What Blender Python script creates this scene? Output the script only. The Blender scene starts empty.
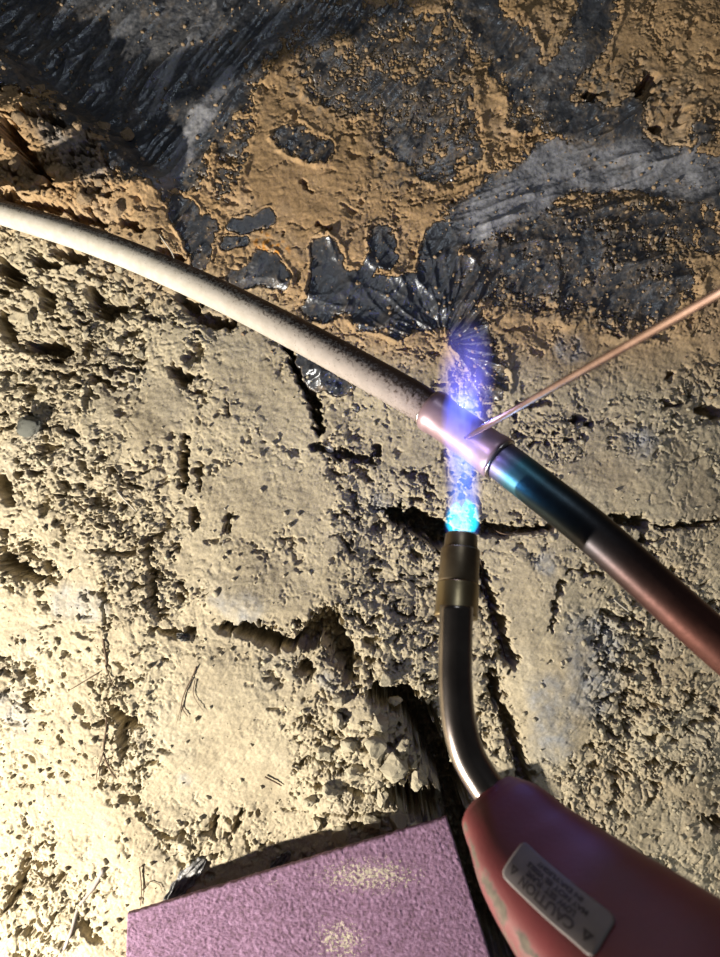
import bpy, bmesh, math, random
import numpy as np
from mathutils import Vector, Matrix

random.seed(4)
RNG = np.random.default_rng(11)
C = bpy.context.scene.collection
S = bpy.context.scene

# ------------------------------------------------------------------ camera, world, light, exposure
H = 0.66            # camera height over the trench floor (m)
F = 696.0           # focal length in pixels of the 720x957 frame
cam = bpy.data.cameras.new('camera')
cam.sensor_fit = 'VERTICAL'; cam.sensor_height = 24; cam.lens = 24 * F / 957
cam.clip_start = 0.01; cam.clip_end = 20
cam.dof.use_dof = True; cam.dof.focus_distance = 0.56; cam.dof.aperture_fstop = 9
co = bpy.data.objects.new('camera', cam); C.objects.link(co)
co.location = (0, 0, H)
S.camera = co

w = bpy.data.worlds.new('world'); S.world = w; w.use_nodes = True
w.node_tree.nodes['Background'].inputs[0].default_value = (0.92, 0.94, 1.0, 1)
w.node_tree.nodes['Background'].inputs[1].default_value = 0.022

def lamp(name, kind, loc, power, color, size=0.02, target=None, spot=None):
    d = bpy.data.lights.new(name, kind); d.energy = power; d.color = color
    if kind == 'AREA': d.shape = 'DISK'; d.size = size
    else: d.shadow_soft_size = size
    if spot: d.spot_size = spot; d.spot_blend = 0.6
    o = bpy.data.objects.new(name, d); C.objects.link(o); o.location = loc
    if target is not None:
        o.rotation_euler = (Vector(target) - Vector(loc)).to_track_quat('-Z', 'Y').to_euler()
    return o
# work lamp standing low at the lower left of the trench
lamp('work_lamp', 'POINT', (-0.74, -0.57, 0.445), 57.0, (1.0, 0.935, 0.84), 0.012)
lamp('side_lamp', 'POINT', (0.56, -0.50, 0.46), 1.5, (0.86, 0.92, 1.0), 0.02)
lamp('sheen_fill', 'POINT', (0.06, 0.46, 0.60), 0.85, (0.80, 0.90, 1.0), 0.02)  # added unseen cool fill, placed to raise shine on the plastic sheet
S.view_settings.view_transform = 'Standard'
try: S.view_settings.look = 'None'
except Exception: pass
S.view_settings.gamma = 1; S.view_settings.use_curve_mapping = False
S.view_settings.exposure = 0.95

def P(u, v, z):
    """point at height z that is seen at pixel u, v"""
    k = (H - z) / F
    return Vector(((u - 360) * k, (478.5 - v) * k, z))

# ------------------------------------------------------------------ noise
def _h(ix, iy, s):
    n = (ix.astype(np.int64) * 374761393 + iy.astype(np.int64) * 668265263 + s * 1442695041) & 0xffffffff
    n = ((n ^ (n >> 13)) * 1274126177) & 0xffffffff
    return (n ^ (n >> 16)) & 0xffffffff
_T = np.linspace(0, 2 * np.pi, 257)[:256]; _TC = np.cos(_T).astype(np.float32); _TS = np.sin(_T).astype(np.float32)
def pn(x, y, s=0):
    ix = np.floor(x); iy = np.floor(y); fx = (x - ix).astype(np.float32); fy = (y - iy).astype(np.float32)
    ix = ix.astype(np.int64); iy = iy.astype(np.int64)
    def g(a, b):
        k = (_h(ix + a, iy + b, s) & 255)
        return _TC[k] * (fx - a) + _TS[k] * (fy - b)
    u = fx * fx * fx * (fx * (fx * 6 - 15) + 10); v = fy * fy * fy * (fy * (fy * 6 - 15) + 10)
    a = g(0, 0); a = a + (g(1, 0) - a) * u
    b = g(0, 1); b = b + (g(1, 1) - b) * u
    return (a + (b - a) * v) * 1.5
def fbm(x, y, s=0, o=4, gain=0.5):
    r = 0; a = 1; t = 0
    for k in range(o):
        r = r + a * pn(x, y, s + 17 * k); t += a; a *= gain; x = x * 2.03 + 5.2; y = y * 2.03 + 1.7
    return r / t * 1.4
def worley(x, y, s=0):
    ix = np.floor(x).astype(np.int64); iy = np.floor(y).astype(np.int64)
    f1 = np.full(x.shape, 9.0, np.float32); f2 = f1.copy(); idn = np.zeros(x.shape, np.float32)
    for a in (-1, 0, 1):
        for b in (-1, 0, 1):
            h = _h(ix + a, iy + b, s)
            px = ix + a + (h & 1023) / 1023.0; py = iy + b + ((h >> 10) & 1023) / 1023.0
            d = np.hypot(x - px, y - py).astype(np.float32)
            n = d < f1
            f2 = np.where(n, f1, np.minimum(f2, d)); idn = np.where(n, ((h >> 20) & 1023) / 1023.0, idn).astype(np.float32)
            f1 = np.where(n, d, f1)
    return f1, f2, idn
def sst(a, b, x):
    t = np.clip((x - a) / (b - a), 0, 1); return t * t * (3 - 2 * t)
def poly_dist(U, V, pts):
    """distance (px) to a polyline of (u, v, r), and the radius interpolated along it"""
    best = np.full(U.shape, 1e9, np.float32); rad = np.ones(U.shape, np.float32)
    if len(pts) == 1: pts = [pts[0], (pts[0][0] + .01, pts[0][1], pts[0][2])]
    for (a, b, r0), (c, d, r1) in zip(pts[:-1], pts[1:]):
        dx, dy = c - a, d - b; L = dx * dx + dy * dy
        t = np.clip(((U - a) * dx + (V - b) * dy) / L, 0, 1)
        e = np.hypot(U - a - t * dx, V - b - t * dy)
        r = r0 + (r1 - r0) * t
        m = (e / r) < (best / rad)
        best = np.where(m, e, best); rad = np.where(m, r, rad)
    return best, rad
def in_box(pts, U, V, k=2.2):
    r = max(p[2] for p in pts) * k + 6
    us = [p[0] for p in pts]; vs = [p[1] for p in pts]
    return (U > min(us) - r) & (U < max(us) + r) & (V > min(vs) - r) & (V < max(vs) + r)

# ------------------------------------------------------------------ the ground: regions traced on the trench floor (px on the plane z = 0)
# crumbly (rough) regions, smooth spade-cut regions
CRUMBLY = [[(10, 250, 60), (110, 300, 50), (30, 400, 60)], [(130, 330, 60), (200, 370, 30)], [(60, 470, 50), (130, 520, 50), (150, 590, 40)],
           [(20, 560, 40)], [(340, 470, 30), (400, 560, 60), (420, 660, 55), (330, 640, 45)], [(320, 740, 40), (380, 780, 60)],
           [(110, 690, 22), (130, 760, 30), (200, 850, 30)], [(60, 880, 50), (30, 940, 50)], [(500, 620, 22), (505, 740, 26)],
           [(620, 640, 45), (600, 780, 50), (690, 720, 50)], [(560, 440, 28), (530, 420, 20)], [(690, 620, 40), (640, 560, 20)],
           [(30, 130, 70), (90, 180, 50)], [(560, 250, 60), (640, 280, 50)], [(700, 380, 25)], [(20, 680, 30)], [(420, 490, 26)],
           [(480, 355, 26), (470, 400, 26)]]
SMOOTH = [[(230, 360, 28), (290, 420, 25)], [(300, 490, 38), (240, 500, 35)], [(150, 430, 20), (170, 340, 20)], [(540, 600, 45), (550, 720, 40)],
          [(200, 700, 45), (250, 760, 45), (180, 790, 40)], [(90, 820, 32), (85, 850, 28)], [(5, 615, 25)], [(250, 590, 35), (310, 590, 20)],
          [(600, 370, 35), (670, 350, 30)], [(590, 480, 30), (690, 490, 30)], [(150, 880, 32)], [(250, 120, 30), (300, 190, 40)], [(200, 560, 20)],
          [(620, 30, 20)], [(690, 250, 20)], [(420, 450, 18)]]
# holes, cracks and hollows: polyline (u, v, radius px), depth mm
PITS = [([(393, 513, 7), (418, 523, 13), (445, 537, 13), (462, 541, 8)], 42), ([(478, 527, 6), (500, 531, 7), (525, 530, 5), (552, 527, 3)], 16),
        ([(615, 518, 5), (640, 524, 7)], 18), ([(642, 540, 5)], 12), ([(655, 528, 2), (690, 525, 3), (720, 520, 2)], 8),
        ([(286, 344, 4), (300, 372, 7), (313, 400, 7), (320, 432, 3)], 26), ([(313, 447, 4), (345, 455, 5), (372, 461, 4), (377, 450, 4)], 13),
        ([(184, 438, 3), (184, 465, 5), (184, 488, 2)], 18), ([(198, 466, 3), (199, 490, 2)], 8), ([(227, 400, 1), (226, 415, 2)], 4),
        ([(223, 626, 4), (250, 630, 9), (275, 639, 9), (293, 645, 6)], 26), ([(305, 640, 10), (328, 622, 14), (345, 655, 10), (350, 675, 6)], 20), ([(305, 668, 9)], 14),
        ([(375, 688, 8), (405, 700, 14), (425, 728, 15), (440, 765, 15), (455, 800, 16)], 44),
        ([(392, 790, 8), (420, 805, 15), (455, 825, 18), (480, 880, 22), (500, 960, 26)], 44),
        ([(480, 568, 4), (492, 605, 6), (510, 662, 7)], 18), ([(490, 672, 5), (500, 705, 6), (516, 745, 7), (528, 790, 8)], 18),
        ([(5, 268, 9), (18, 280, 8)], 20), ([(38, 262, 6), (58, 268, 5)], 14), ([(48, 300, 7), (42, 285, 4)], 14), ([(28, 345, 7), (58, 350, 9)], 18),
        ([(0, 320, 9), (6, 335, 7)], 16), ([(92, 292, 6), (100, 309, 9), (120, 305, 6)], 18), ([(175, 370, 6), (183, 382, 5), (192, 376, 3)], 13),
        ([(95, 378, 4), (110, 386, 3)], 9), ([(180, 296, 5), (200, 318, 7), (232, 322, 5)], 14), ([(62, 256, 5), (92, 262, 4)], 10),
        ([(2, 560, 9), (20, 570, 8), (38, 578, 4)], 20), ([(50, 566, 6)], 14), ([(148, 548, 4), (152, 570, 3), (153, 605, 3)], 9), ([(118, 710, 6), (130, 716, 6), (124, 738, 6)], 11),
        ([(195, 512, 4), (194, 525, 3)], 9), ([(229, 517, 4), (226, 530, 3)], 7), ([(105, 580, 2), (107, 622, 3)], 7), ([(10, 500, 6), (0, 480, 7)], 15),
        ([(155, 628, 3), (175, 633, 3), (195, 632, 3)], 8), ([(135, 683, 3)], 7), ([(165, 658, 2.5)], 6), ([(160, 250, 3), (185, 262, 3)], 6),
        ([(85, 925, 4), (100, 938, 4)], 9), ([(30, 850, 3), (22, 880, 3), (10, 905, 3)], 6), ([(240, 817, 4), (232, 835, 3)], 10), ([(215, 812, 2), (212, 838, 3)], 8),
        ([(0, 195, 4), (25, 202, 4)], 8), ([(-10, 205, 5), (60, 215, 4), (110, 232, 4)], 8), ([(28, 148, 7), (45, 172, 7), (62, 195, 5)], 16), ([(0, 95, 8), (14, 103, 8)], 16),
        ([(60, 137, 4), (82, 142, 5)], 10), ([(88, 120, 5), (112, 120, 4)], 14), ([(100, 162, 4), (115, 165, 3)], 8), ([(-5, 130, 6), (5, 138, 5)], 8), ([(130, 227, 4), (142, 232, 4)], 8),
        ([(560, 580, 2), (553, 600, 3), (549, 630, 2)], 7), ([(568, 570, 2), (600, 574, 2.5)], 5), ([(603, 610, 3), (625, 622, 3)], 6), ([(620, 700, 2), (628, 735, 3)], 6),
        ([(712, 300, 5)], 8), ([(705, 410, 6), (720, 412, 7)], 12), ([(665, 402, 4), (680, 405, 2)], 7), ([(575, 417, 5), (590, 424, 3)], 8), ([(545, 402, 3), (520, 405, 4)], 6),
        ([(620, 337, 3), (613, 334, 2)], 4), ([(670, 375, 4)], 6), ([(300, 180, 2), (312, 190, 2)], 4), ([(640, 95, 8), (650, 80, 8)], 12), ([(655, 130, 6)], 8),
        ([(592, 95, 7)], 9), ([(330, 230, 2), (318, 225, 2)], 4), ([(715, 822, 8), (700, 815, 4)], 12), ([(545, 660, 1.5)], 4), ([(265, 70, 4)], 5), ([(455, 200, 3)], 6)]
# low mounds: centre u, v, radii, angle, height mm
MOUNDS = [(20, 150, 110, 70, 35, 20), (90, 175, 60, 40, 30, 8), (350, 740, 70, 100, 0, 16), (330, 560, 60, 70, 0, 7), (560, 660, 55, 120, -8, 9), (620, 250, 90, 50, 0, 9),
          (250, 600, 60, 30, 10, 9), (60, 420, 90, 60, 0, 6), (180, 720, 110, 60, 0, 6), (650, 660, 90, 90, 0, 6), (400, 660, 60, 60, 20, 6)]
# where the black sheet lies bare: polyline (u, v, r), firmness 0..1
BARE = [([(-10, 15, 85), (120, 20, 85), (215, 5, 70)], 1.3), ([(110, 90, 60), (190, 60, 55)], 1.15), ([(150, 150, 42), (190, 120, 40), (250, 20, 40)], 1.05), ([(188, 165, 24), (165, 195, 10)], .85),
        ([(182, 208, 13), (198, 240, 13)], .95), ([(210, 225, 14), (200, 265, 10)], .72), ([(237, 226, 9), (266, 220, 9)], 1.3), ([(228, 246, 7), (246, 241, 5)], 1.0),
        ([(238, 278, 10), (262, 268, 20), (274, 278, 14)], 1.3), ([(328, 248, 12), (325, 300, 22)], 1.1), ([(345, 290, 22), (385, 300, 28), (425, 300, 26)], 1.3), ([(368, 262, 9), (360, 280, 8)], 1.2),
        ([(380, 235, 14), (386, 255, 14)], .95), ([(448, 238, 18), (436, 270, 20), (430, 310, 22)], 1.3), ([(455, 305, 22), (470, 330, 20)], 1.15), ([(400, 325, 14), (360, 320, 10)], .8),
        ([(306, 362, 12), (320, 378, 14), (338, 386, 11)], 1.15), ([(357, 409, 6)], .95), ([(472, 340, 22), (485, 380, 24)], .74), ([(404, 398, 7)], .8),
        ([(470, 225, 24), (510, 195, 28), (570, 165, 30), (640, 165, 26), (725, 185, 26)], 1.2), ([(495, 215, 24), (560, 225, 24)], .8),
        ([(470, -10, 30), (500, 40, 30), (530, 80, 26)], .86), ([(600, -5, 22), (588, 40, 22), (555, 95, 18)], 1.0), ([(560, 115, 22), (625, 125, 24)], .95), ([(545, 95, 14), (520, 120, 14)], .8),
        ([(290, 135, 18), (320, 150, 14)], .85), ([(330, 70, 34), (440, 100, 40), (450, 150, 36)], .66), ([(380, 30, 40), (440, 50, 40)], .66), ([(300, 25, 34), (340, 10, 30)], .76),
        ([(470, 270, 40), (560, 260, 50), (650, 290, 50)], .78), ([(600, 215, 30), (700, 230, 30)], .66), ([(700, 130, 20)], .7), ([(395, 125, 28), (430, 160, 20)], .72), ([(240, 130, 18), (225, 190, 16)], .62)]

def axis(lo, hi, step, end, n):
    core = np.arange(lo, hi + step / 2, step)
    t = np.linspace(0, 1, n + 1)[1:]
    out = t * t * 0.75 + t * 0.25
    return np.concatenate([(lo - out[::-1] * (end + lo if False else end - hi)), core, hi + out * (end - hi)])
gx = axis(-0.355, 0.355, 0.00098, 0.80, 34)
gy = axis(-0.465, 0.465, 0.00098, 0.95, 34)
X, Y = np.meshgrid(gx, gy)
X = X.astype(np.float64); Y = Y.astype(np.float64)
U = 360 + X * F / H; V = 478.5 - Y * F / H

def fields(U, V):
    wu = U + 7 * fbm(U / 42, V / 42, 3, 3); wv = V + 7 * fbm(U / 42, V / 42, 4, 3)
    # macro relief (metres)
    m = 0.010 * fbm(U / 240, V / 240, 7, 3)
    for (u, v, a, b, ang, h) in MOUNDS:
        c, s = math.cos(math.radians(ang)), math.sin(math.radians(ang))
        du, dv = (wu - u), (wv - v); p = (du * c + dv * s) / a; q = (-du * s + dv * c) / b
        m = m + h * 1e-3 * np.exp(-(p * p + q * q) * 1.4)
    # steep edge of the clay bank at the upper left, dropping to the sheet beyond
    d = (wu - 0) * 0.62 - (wv - 62) * 0.78
    edge = sst(16, -4, d) * sst(190, 150, wu)
    m = m + 0.020 * edge * sst(330, 120, V)
    # mound of loose clods falls away to its right
    m = m - 0.010 * sst(-8, 10, (wu - 392) - (wv - 760) * 0.35) * sst(60, 30, np.abs(wv - 760) - 20) * sst(150, 60, wu - 392)
    r = np.maximum(np.abs(U - 360) / 360, np.abs(V - 478) / 478)
    m = m + 0.05 * sst(1.25, 2.2, r)
    # crumbliness
    cr = np.full(U.shape, 0.30)
    for p in CRUMBLY:
        e, rr = poly_dist(wu, wv, p); cr = np.maximum(cr, sst(1.25, .65, e / rr))
    for p in SMOOTH:
        e, rr = poly_dist(wu, wv, p); cr = cr * (1 - .9 * sst(1.2, .75, e / rr))
    cr = np.clip(cr + .28 * fbm(U / 30, V / 30, 9, 3) * sst(.02, .3, cr), 0.0, 1)
    return wu, wv, m, cr

wu, wv, macro, crum = fields(U, V)

# sheet wrinkles: three sets of folds
def folds(ang, wl, st, seed):
    c, s = math.cos(math.radians(ang)), math.sin(math.radians(ang))
    a = (U * c - V * s) + 10 * fbm(U / 60, V / 60, seed + 5, 2); b = (U * s + V * c)
    n = pn(a / (wl * st), b / wl, seed); r = 1 - np.abs(n) * 2.2
    n2 = pn(a / (wl * st * .5) + 9, b / (wl * .45), seed + 1); r2 = 1 - np.abs(n2) * 2.2
    return r * np.abs(r) + 0.42 * r2 * np.abs(r2)
w1 = np.exp(-(((U - 170) / 170) ** 2 + ((V - 60) / 140) ** 2)) + .6 * np.exp(-(((U - 500) / 130) ** 2 + ((V - 40) / 110) ** 2))
w3 = np.exp(-(((U - 640) / 170) ** 2 + ((V - 190) / 60) ** 2)); w2 = np.exp(-(((U - 390) / 110) ** 2 + ((V - 300) / 60) ** 2)) + .05
tot = w1 + w2 + w3
th = np.degrees(np.arctan2(-(V - 345), (U - 445)))          # fan of folds about (445, 345)
rad = np.hypot(U - 445, V - 345)
fan = 1 - np.abs(pn(th / 22.0, rad / 60, 61)) * 2.2; fan2 = 1 - np.abs(pn(th / 10 + 3, rad / 40, 62)) * 2.2
fan = fan * np.abs(fan) + .4 * fan2 * np.abs(fan2)
clean_b = np.exp(-(((U - 395) / 75) ** 2 + ((V - 285) / 45) ** 2) ** 1.5)
wr = (w1 * folds(52, 30, 6, 31) + w2 * (1.1 * fan + .5 * folds(55, 20, 3, 35)) + w3 * folds(22, 30, 4, 39)) / tot
wr = wr * (.6 + .6 * fbm(U / 50, V / 50, 77, 2))
top = sst(440, 385, V) * sst(-40, 20, V - 40 + 200)
hs_nat = macro + 0.0062 * wr * top + .0006 * fbm(U / 9, V / 9, 66, 3) * top - 0.002

# exposure of the sheet
E0 = np.zeros(U.shape)
for p, k in BARE:
    b = in_box(p, U, V)
    e, rr = poly_dist(wu[b], wv[b], p)
    E0[b] = np.maximum(E0[b], k * sst(1.5, .45, e / rr))
E0 = E0 * sst(-20, 0, U + 40)
nz = .55 * fbm(U / 26, V / 26, 91, 5, .62) + .48 * fbm(U / 7, V / 7, 93, 4, .7)
# spots of soil stick in the valleys of the folds
E = sst(.45, .62, E0 + nz * (1.25 - .5 * np.clip(E0, 0, 1.2))) * sst(.28, .42, E0)

# soil relief
f1, f2, cid = worley(wu / 9.5, wv / 9.5, 5)
g1, g2, gid = worley(wu / 4.2, wv / 4.2, 6)
big = fbm(wu / 40, wv / 40, 12, 5, .55)
chunks = (cid - .5) * .5 * sst(.02, .16, f2 - f1) - .7 * sst(.12, 0, f2 - f1)
small = (gid - .5) * .6 - .4 * sst(.2, 0, g2 - g1)
hollow = sst(.0, .11, -.19 - .16 * (1 - crum) +  fbm(wu / 19, wv / 13, 15, 4, .62))
fiss = sst(.05, .0, np.abs(fbm(wu / 21, wv / 15, 118, 4, .62))) * sst(.0, .3, fbm(U / 34, V / 34, 119, 3))
crack = sst(.055, .0, np.abs(fbm(wu / 55, wv / 55, 18, 5, .6))) * sst(.05, .3, fbm(U / 90, V / 90, 19, 2))
soil = .0050 * big * (.25 + .75 * crum) + crum * (.0036 * chunks + .0017 * small - .0115 * hollow) - .0042 * crack * (.25 + crum) - .0048 * fiss * (.12 + crum)
soil = soil + .00035 * fbm(U / 5, V / 5, 23, 3) + .0005 * fbm(U / 16, V / 9, 24, 3)
# fine scratches left by the spade on the smooth faces
soil = soil - .0005 * sst(.12, 0, np.abs(pn((U + V) / 12, (U - V) / 90, 27))) * (1 - crum)
pit = np.zeros(U.shape)
jag = .50 * fbm(U / 15, V / 15, 44, 5, .68) + .42 * fbm(U / 5.5, V / 5.5, 46, 3, .6) - .10
for p, dep in PITS:
    b = in_box(p, U, V, 2.0)
    e, rr = poly_dist(U[b] + 5 * fbm(U[b] / 7, V[b] / 7, 47, 2) + 2 * jag[b], V[b] + 4.5 * fbm(V[b] / 9, U[b] / 9, 45, 2), p)
    q = e / rr + jag[b]
    pit[b] = np.maximum(pit[b], dep * 2.3e-3 * sst(1.08, .70, q) * (1 - .18 * sst(.25, -.3, jag[b])))
hc = macro + soil - pit
thick = .0009 + .0026 * np.clip(.55 - E0 + nz, 0, .8)
grit = .0010 * fbm(U / 3.2, V / 3.2, 51, 2) + .0008 * small
under = sst(430, 380, V) * sst(.05, .3, E0)
hc = hc * (1 - under) + (hs_nat + soil * .75 + thick * 1.2 + grit - pit) * under
hc = hc * (1 - E) + (hs_nat - .0030) * E
# the ground is pressed flat below the abrasive pad
pb, prr = poly_dist(U, V, [(200, 990, 95), (330, 950, 95), (420, 930, 85)])
PADZ = .034
hc = np.minimum(hc, np.where((V > 800) & (U > 100) & (U < 520), PADZ - .016 - .0 * pb, 1))
hs = np.minimum(hs_nat, hc + .0055 * (2 * E - 1) - 0.0002)

def grid_mesh(name, X, Y, Z, attrs, mat, mask=None):
    ny, nx = X.shape
    me = bpy.data.meshes.new(name)
    co_ = np.empty((ny * nx, 3), np.float32); co_[:, 0] = X.ravel(); co_[:, 1] = Y.ravel(); co_[:, 2] = Z.ravel()
    i = np.arange(ny * nx, dtype=np.int32).reshape(ny, nx)
    q = np.stack([i[:-1, :-1], i[:-1, 1:], i[1:, 1:], i[1:, :-1]], -1).reshape(-1, 4)
    if mask is not None: q = q[mask[:-1, :-1].ravel()]
    me.vertices.add(len(co_)); me.vertices.foreach_set('co', co_.ravel())
    me.loops.add(q.size); me.loops.foreach_set('vertex_index', q.ravel())
    me.polygons.add(len(q)); me.polygons.foreach_set('loop_start', np.arange(0, q.size, 4, dtype=np.int32))
    me.polygons.foreach_set('loop_total', np.full(len(q), 4, np.int32))
    me.polygons.foreach_set('use_smooth', np.ones(len(q), bool))
    me.update()
    for k, a in attrs.items():
        at = me.attributes.new(k, 'FLOAT', 'POINT'); at.data.foreach_set('value', a.astype(np.float32).ravel())
    me.materials.append(mat)
    o = bpy.data.objects.new(name, me); C.objects.link(o)
    return o

# ------------------------------------------------------------------ materials
class N:
    def __init__(s, name):
        s.m = bpy.data.materials.new(name); s.m.use_nodes = True; s.t = s.m.node_tree
        s.b = s.t.nodes['Principled BSDF']; s.out = s.t.nodes['Material Output']
    def n(s, k, **kw):
        o = s.t.nodes.new(k)
        for a, b in kw.items(): setattr(o, a, b)
        return o
    def l(s, a, b): s.t.links.new(a, b)
    def setv(s, **kw):
        for k, v in kw.items():
            k = k.replace('_', ' ')
            s.b.inputs[k].default_value = v if not isinstance(v, tuple) else (*v, 1)
    def noise(s, scale, detail=4, rough=.55, vec=None, dist=0):
        o = s.n('ShaderNodeTexNoise'); o.inputs['Scale'].default_value = scale; o.inputs['Detail'].default_value = detail
        o.inputs['Roughness'].default_value = rough; o.inputs['Distortion'].default_value = dist
        s.l(vec if vec is not None else s.coord(), o.inputs['Vector']); return o.outputs['Fac']
    def coord(s):
        if not hasattr(s, 'tc'): s.tc = s.n('ShaderNodeTexCoord')
        return s.tc.outputs['Object']
    def ramp(s, fac, *st):
        o = s.n('ShaderNodeValToRGB'); e = o.color_ramp.elements
        e[0].position, e[1].position = st[0][0], st[-1][0]
        e[0].color = (*st[0][1], 1) if isinstance(st[0][1], tuple) else (st[0][1],) * 3 + (1,)
        e[1].color = (*st[-1][1], 1) if isinstance(st[-1][1], tuple) else (st[-1][1],) * 3 + (1,)
        for p, c in st[1:-1]:
            x = e.new(p); x.color = (*c, 1) if isinstance(c, tuple) else (c,) * 3 + (1,)
        s.l(fac, o.inputs[0]); return o.outputs[0]
    def mix(s, f, a, b, mode='MIX'):
        o = s.n('ShaderNodeMix', data_type='RGBA', blend_type=mode)
        for v, i in ((f, 0), (a, 6), (b, 7)):
            if hasattr(v, 'node'): s.l(v, o.inputs[i])
            else: o.inputs[i].default_value = v if i == 0 else (*v, 1)
        return o.outputs[2]
    def math(s, op, a, b=0.0):
        o = s.n('ShaderNodeMath', operation=op)
        for v, i in ((a, 0), (b, 1)):
            if hasattr(v, 'node'): s.l(v, o.inputs[i])
            else: o.inputs[i].default_value = v
        return o.outputs[0]
    def attr(s, name):
        o = s.n('ShaderNodeAttribute', attribute_name=name); return o.outputs['Fac']
    def bump(s, h, strength=.5, dist=.001):
        o = s.n('ShaderNodeBump'); o.inputs['Strength'].default_value = strength; o.inputs['Distance'].default_value = dist
        s.l(h, o.inputs['Height']); s.l(o.outputs[0], s.b.inputs['Normal'])
    def col(s, c): s.l(c, s.b.inputs['Base Color'])

# clay
m = N('clay'); 
pale = m.ramp(m.noise(14, 6, .6), (.30, (.30, .255, .170)), (.5, (.40, .345, .235)), (.70, (.47, .41, .28)))
tan = m.ramp(m.noise(18, 6, .65), (.30, (.23, .15, .070)), (.5, (.37, .24, .118)), (.72, (.48, .33, .175)))
gry = m.ramp(m.noise(30, 5, .6), (.3, (.20, .20, .195)), (.7, (.34, .345, .34)))
drk = m.ramp(m.noise(90, 5, .7), (.35, (.035, .035, .035)), (.65, (.18, .155, .115)))
c = m.mix(m.attr('tan'), pale, tan)
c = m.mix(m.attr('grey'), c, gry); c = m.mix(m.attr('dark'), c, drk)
c = m.mix(m.attr('orange'), c, (.48, .20, .02))
fine = m.noise(420, 5, .7); c = m.mix(1.0, c, m.ramp(fine, (.3, .72), (.7, 1.18)), 'MULTIPLY')
m.col(c)
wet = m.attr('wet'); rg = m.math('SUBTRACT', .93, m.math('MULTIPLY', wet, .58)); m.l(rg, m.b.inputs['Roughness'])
m.b.inputs['Specular IOR Level'].default_value = .35
m.bump(m.math('ADD', m.noise(700, 4, .65), m.math('MULTIPLY', m.noise(200, 4, .6), 1.5)), .36, .0009)
CLAY = m.m
def crumb_mat(name, a, b):
    m = N(name); m.col(m.ramp(m.noise(60, 5, .6), (.3, a), (.7, b))); m.setv(Roughness=.93)
    m.b.inputs['Specular IOR Level'].default_value = .25; m.bump(m.noise(600, 4, .6), .5, .0008); return m.m
CRUMB = crumb_mat('clay_crumb', (.30, .26, .18), (.45, .40, .28)); CRUMBT = crumb_mat('tan_crumb', (.17, .12, .07), (.36, .26, .155))
STONE = crumb_mat('grey_stone', (.075, .078, .066), (.13, .13, .11))
ROOTM = crumb_mat('root_bark', (.08, .055, .035), (.18, .12, .08)); STRAW = crumb_mat('straw', (.38, .34, .26), (.52, .48, .40))
# black polyethylene
m = N('black_plastic')
d1 = m.noise(55, 7, .68); d2 = m.noise(9, 5, .6); sp = m.noise(330, 3, .6)
dust_and_light = m.math('ADD', m.math('MULTIPLY', m.math('SUBTRACT', d1, .47), 1.6), m.math('MULTIPLY', m.math('SUBTRACT', d2, .5), 1.2))
dust_and_light = m.math('ADD', dust_and_light, m.attr('haze_and_sheen'))  # also brings in the painted highlight streaks
dust_and_light = m.math('ADD', dust_and_light, m.math('MULTIPLY', m.math('SUBTRACT', sp, .56), 1.6))
dust_and_light = m.math('SUBTRACT', dust_and_light, m.attr('clean'))
dust_and_light = m.ramp(dust_and_light, (0.0, 0.10), (.30, .34), (.95, 1.0))
cc = (m.mix(dust_and_light, (.026, .030, .037), m.mix(m.attr('haze_and_sheen'), (.15, .14, .125), (.29, .29, .30))))
film = m.math('MULTIPLY', m.attr('film'), m.ramp(m.noise(260, 5, .75), (.42, .25), (.56, 1.0)))
m.col(m.mix(film, cc, (.24, .17, .095))); dust_and_light = m.math('MAXIMUM', dust_and_light, film)
m.l(m.math('ADD', m.math('MULTIPLY', dust_and_light, .38), m.math('ADD', .25, m.math('MULTIPLY', m.attr('clean'), .22))), m.b.inputs['Roughness'])
m.b.inputs['Specular IOR Level'].default_value = .9
m.b.inputs['Specular Tint'].default_value = (.90, .95, 1.0, 1)
m.bump(m.math('ADD', m.noise(45, 4, .5), m.math('MULTIPLY', m.noise(260, 3, .6), .3)), .55, .004)
PLASTIC = m.m

# ------------------------------------------------------------------ things: helpers
def tag(o, label=None, cat=None, group=None, kind=None):
    if label: o['label'] = label
    if cat: o['category'] = cat
    if group: o['group'] = group
    if kind: o['kind'] = kind
    return o
def empty(name, loc, label, cat, group=None):
    o = bpy.data.objects.new(name, None); C.objects.link(o); o.location = loc; o.empty_display_size = .02
    return tag(o, label, cat, group)
def mesh_obj(name, verts, faces, mat, parent=None, smooth=True, label=None):
    me = bpy.data.meshes.new(name); me.from_pydata([tuple(v) for v in verts], [], faces); me.update()
    if smooth: me.polygons.foreach_set('use_smooth', [True] * len(me.polygons))
    if name not in ('warning_label', 'lettering', 'warning_triangle', 'plastic_scrap'):
        bm = bmesh.new(); bm.from_mesh(me); bmesh.ops.recalc_face_normals(bm, faces=bm.faces); bm.to_mesh(me); bm.free()
    me.materials.append(mat)
    o = bpy.data.objects.new(name, me); C.objects.link(o)
    if parent is not None:
        o.parent = parent
        if parent.parent is None: o.matrix_parent_inverse = Matrix.Translation(-parent.location)
    if label: o['label'] = label
    return o
def catmull(pts, n):
    """pts: list of tuples (any dimension); smooth resample"""
    A = np.array(pts, float); A = np.vstack([2 * A[0] - A[1], A, 2 * A[-1] - A[-2]]); out = []
    for i in range(1, len(A) - 2):
        for k in range(n):
            t = k / n; p0, p1, p2, p3 = A[i - 1:i + 3]
            out.append(.5 * ((2 * p1) + (-p0 + p2) * t + (2 * p0 - 5 * p1 + 4 * p2 - p3) * t * t + (-p0 + 3 * p1 - 3 * p2 + p3) * t ** 3))
    out.append(A[-2]); return out
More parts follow.
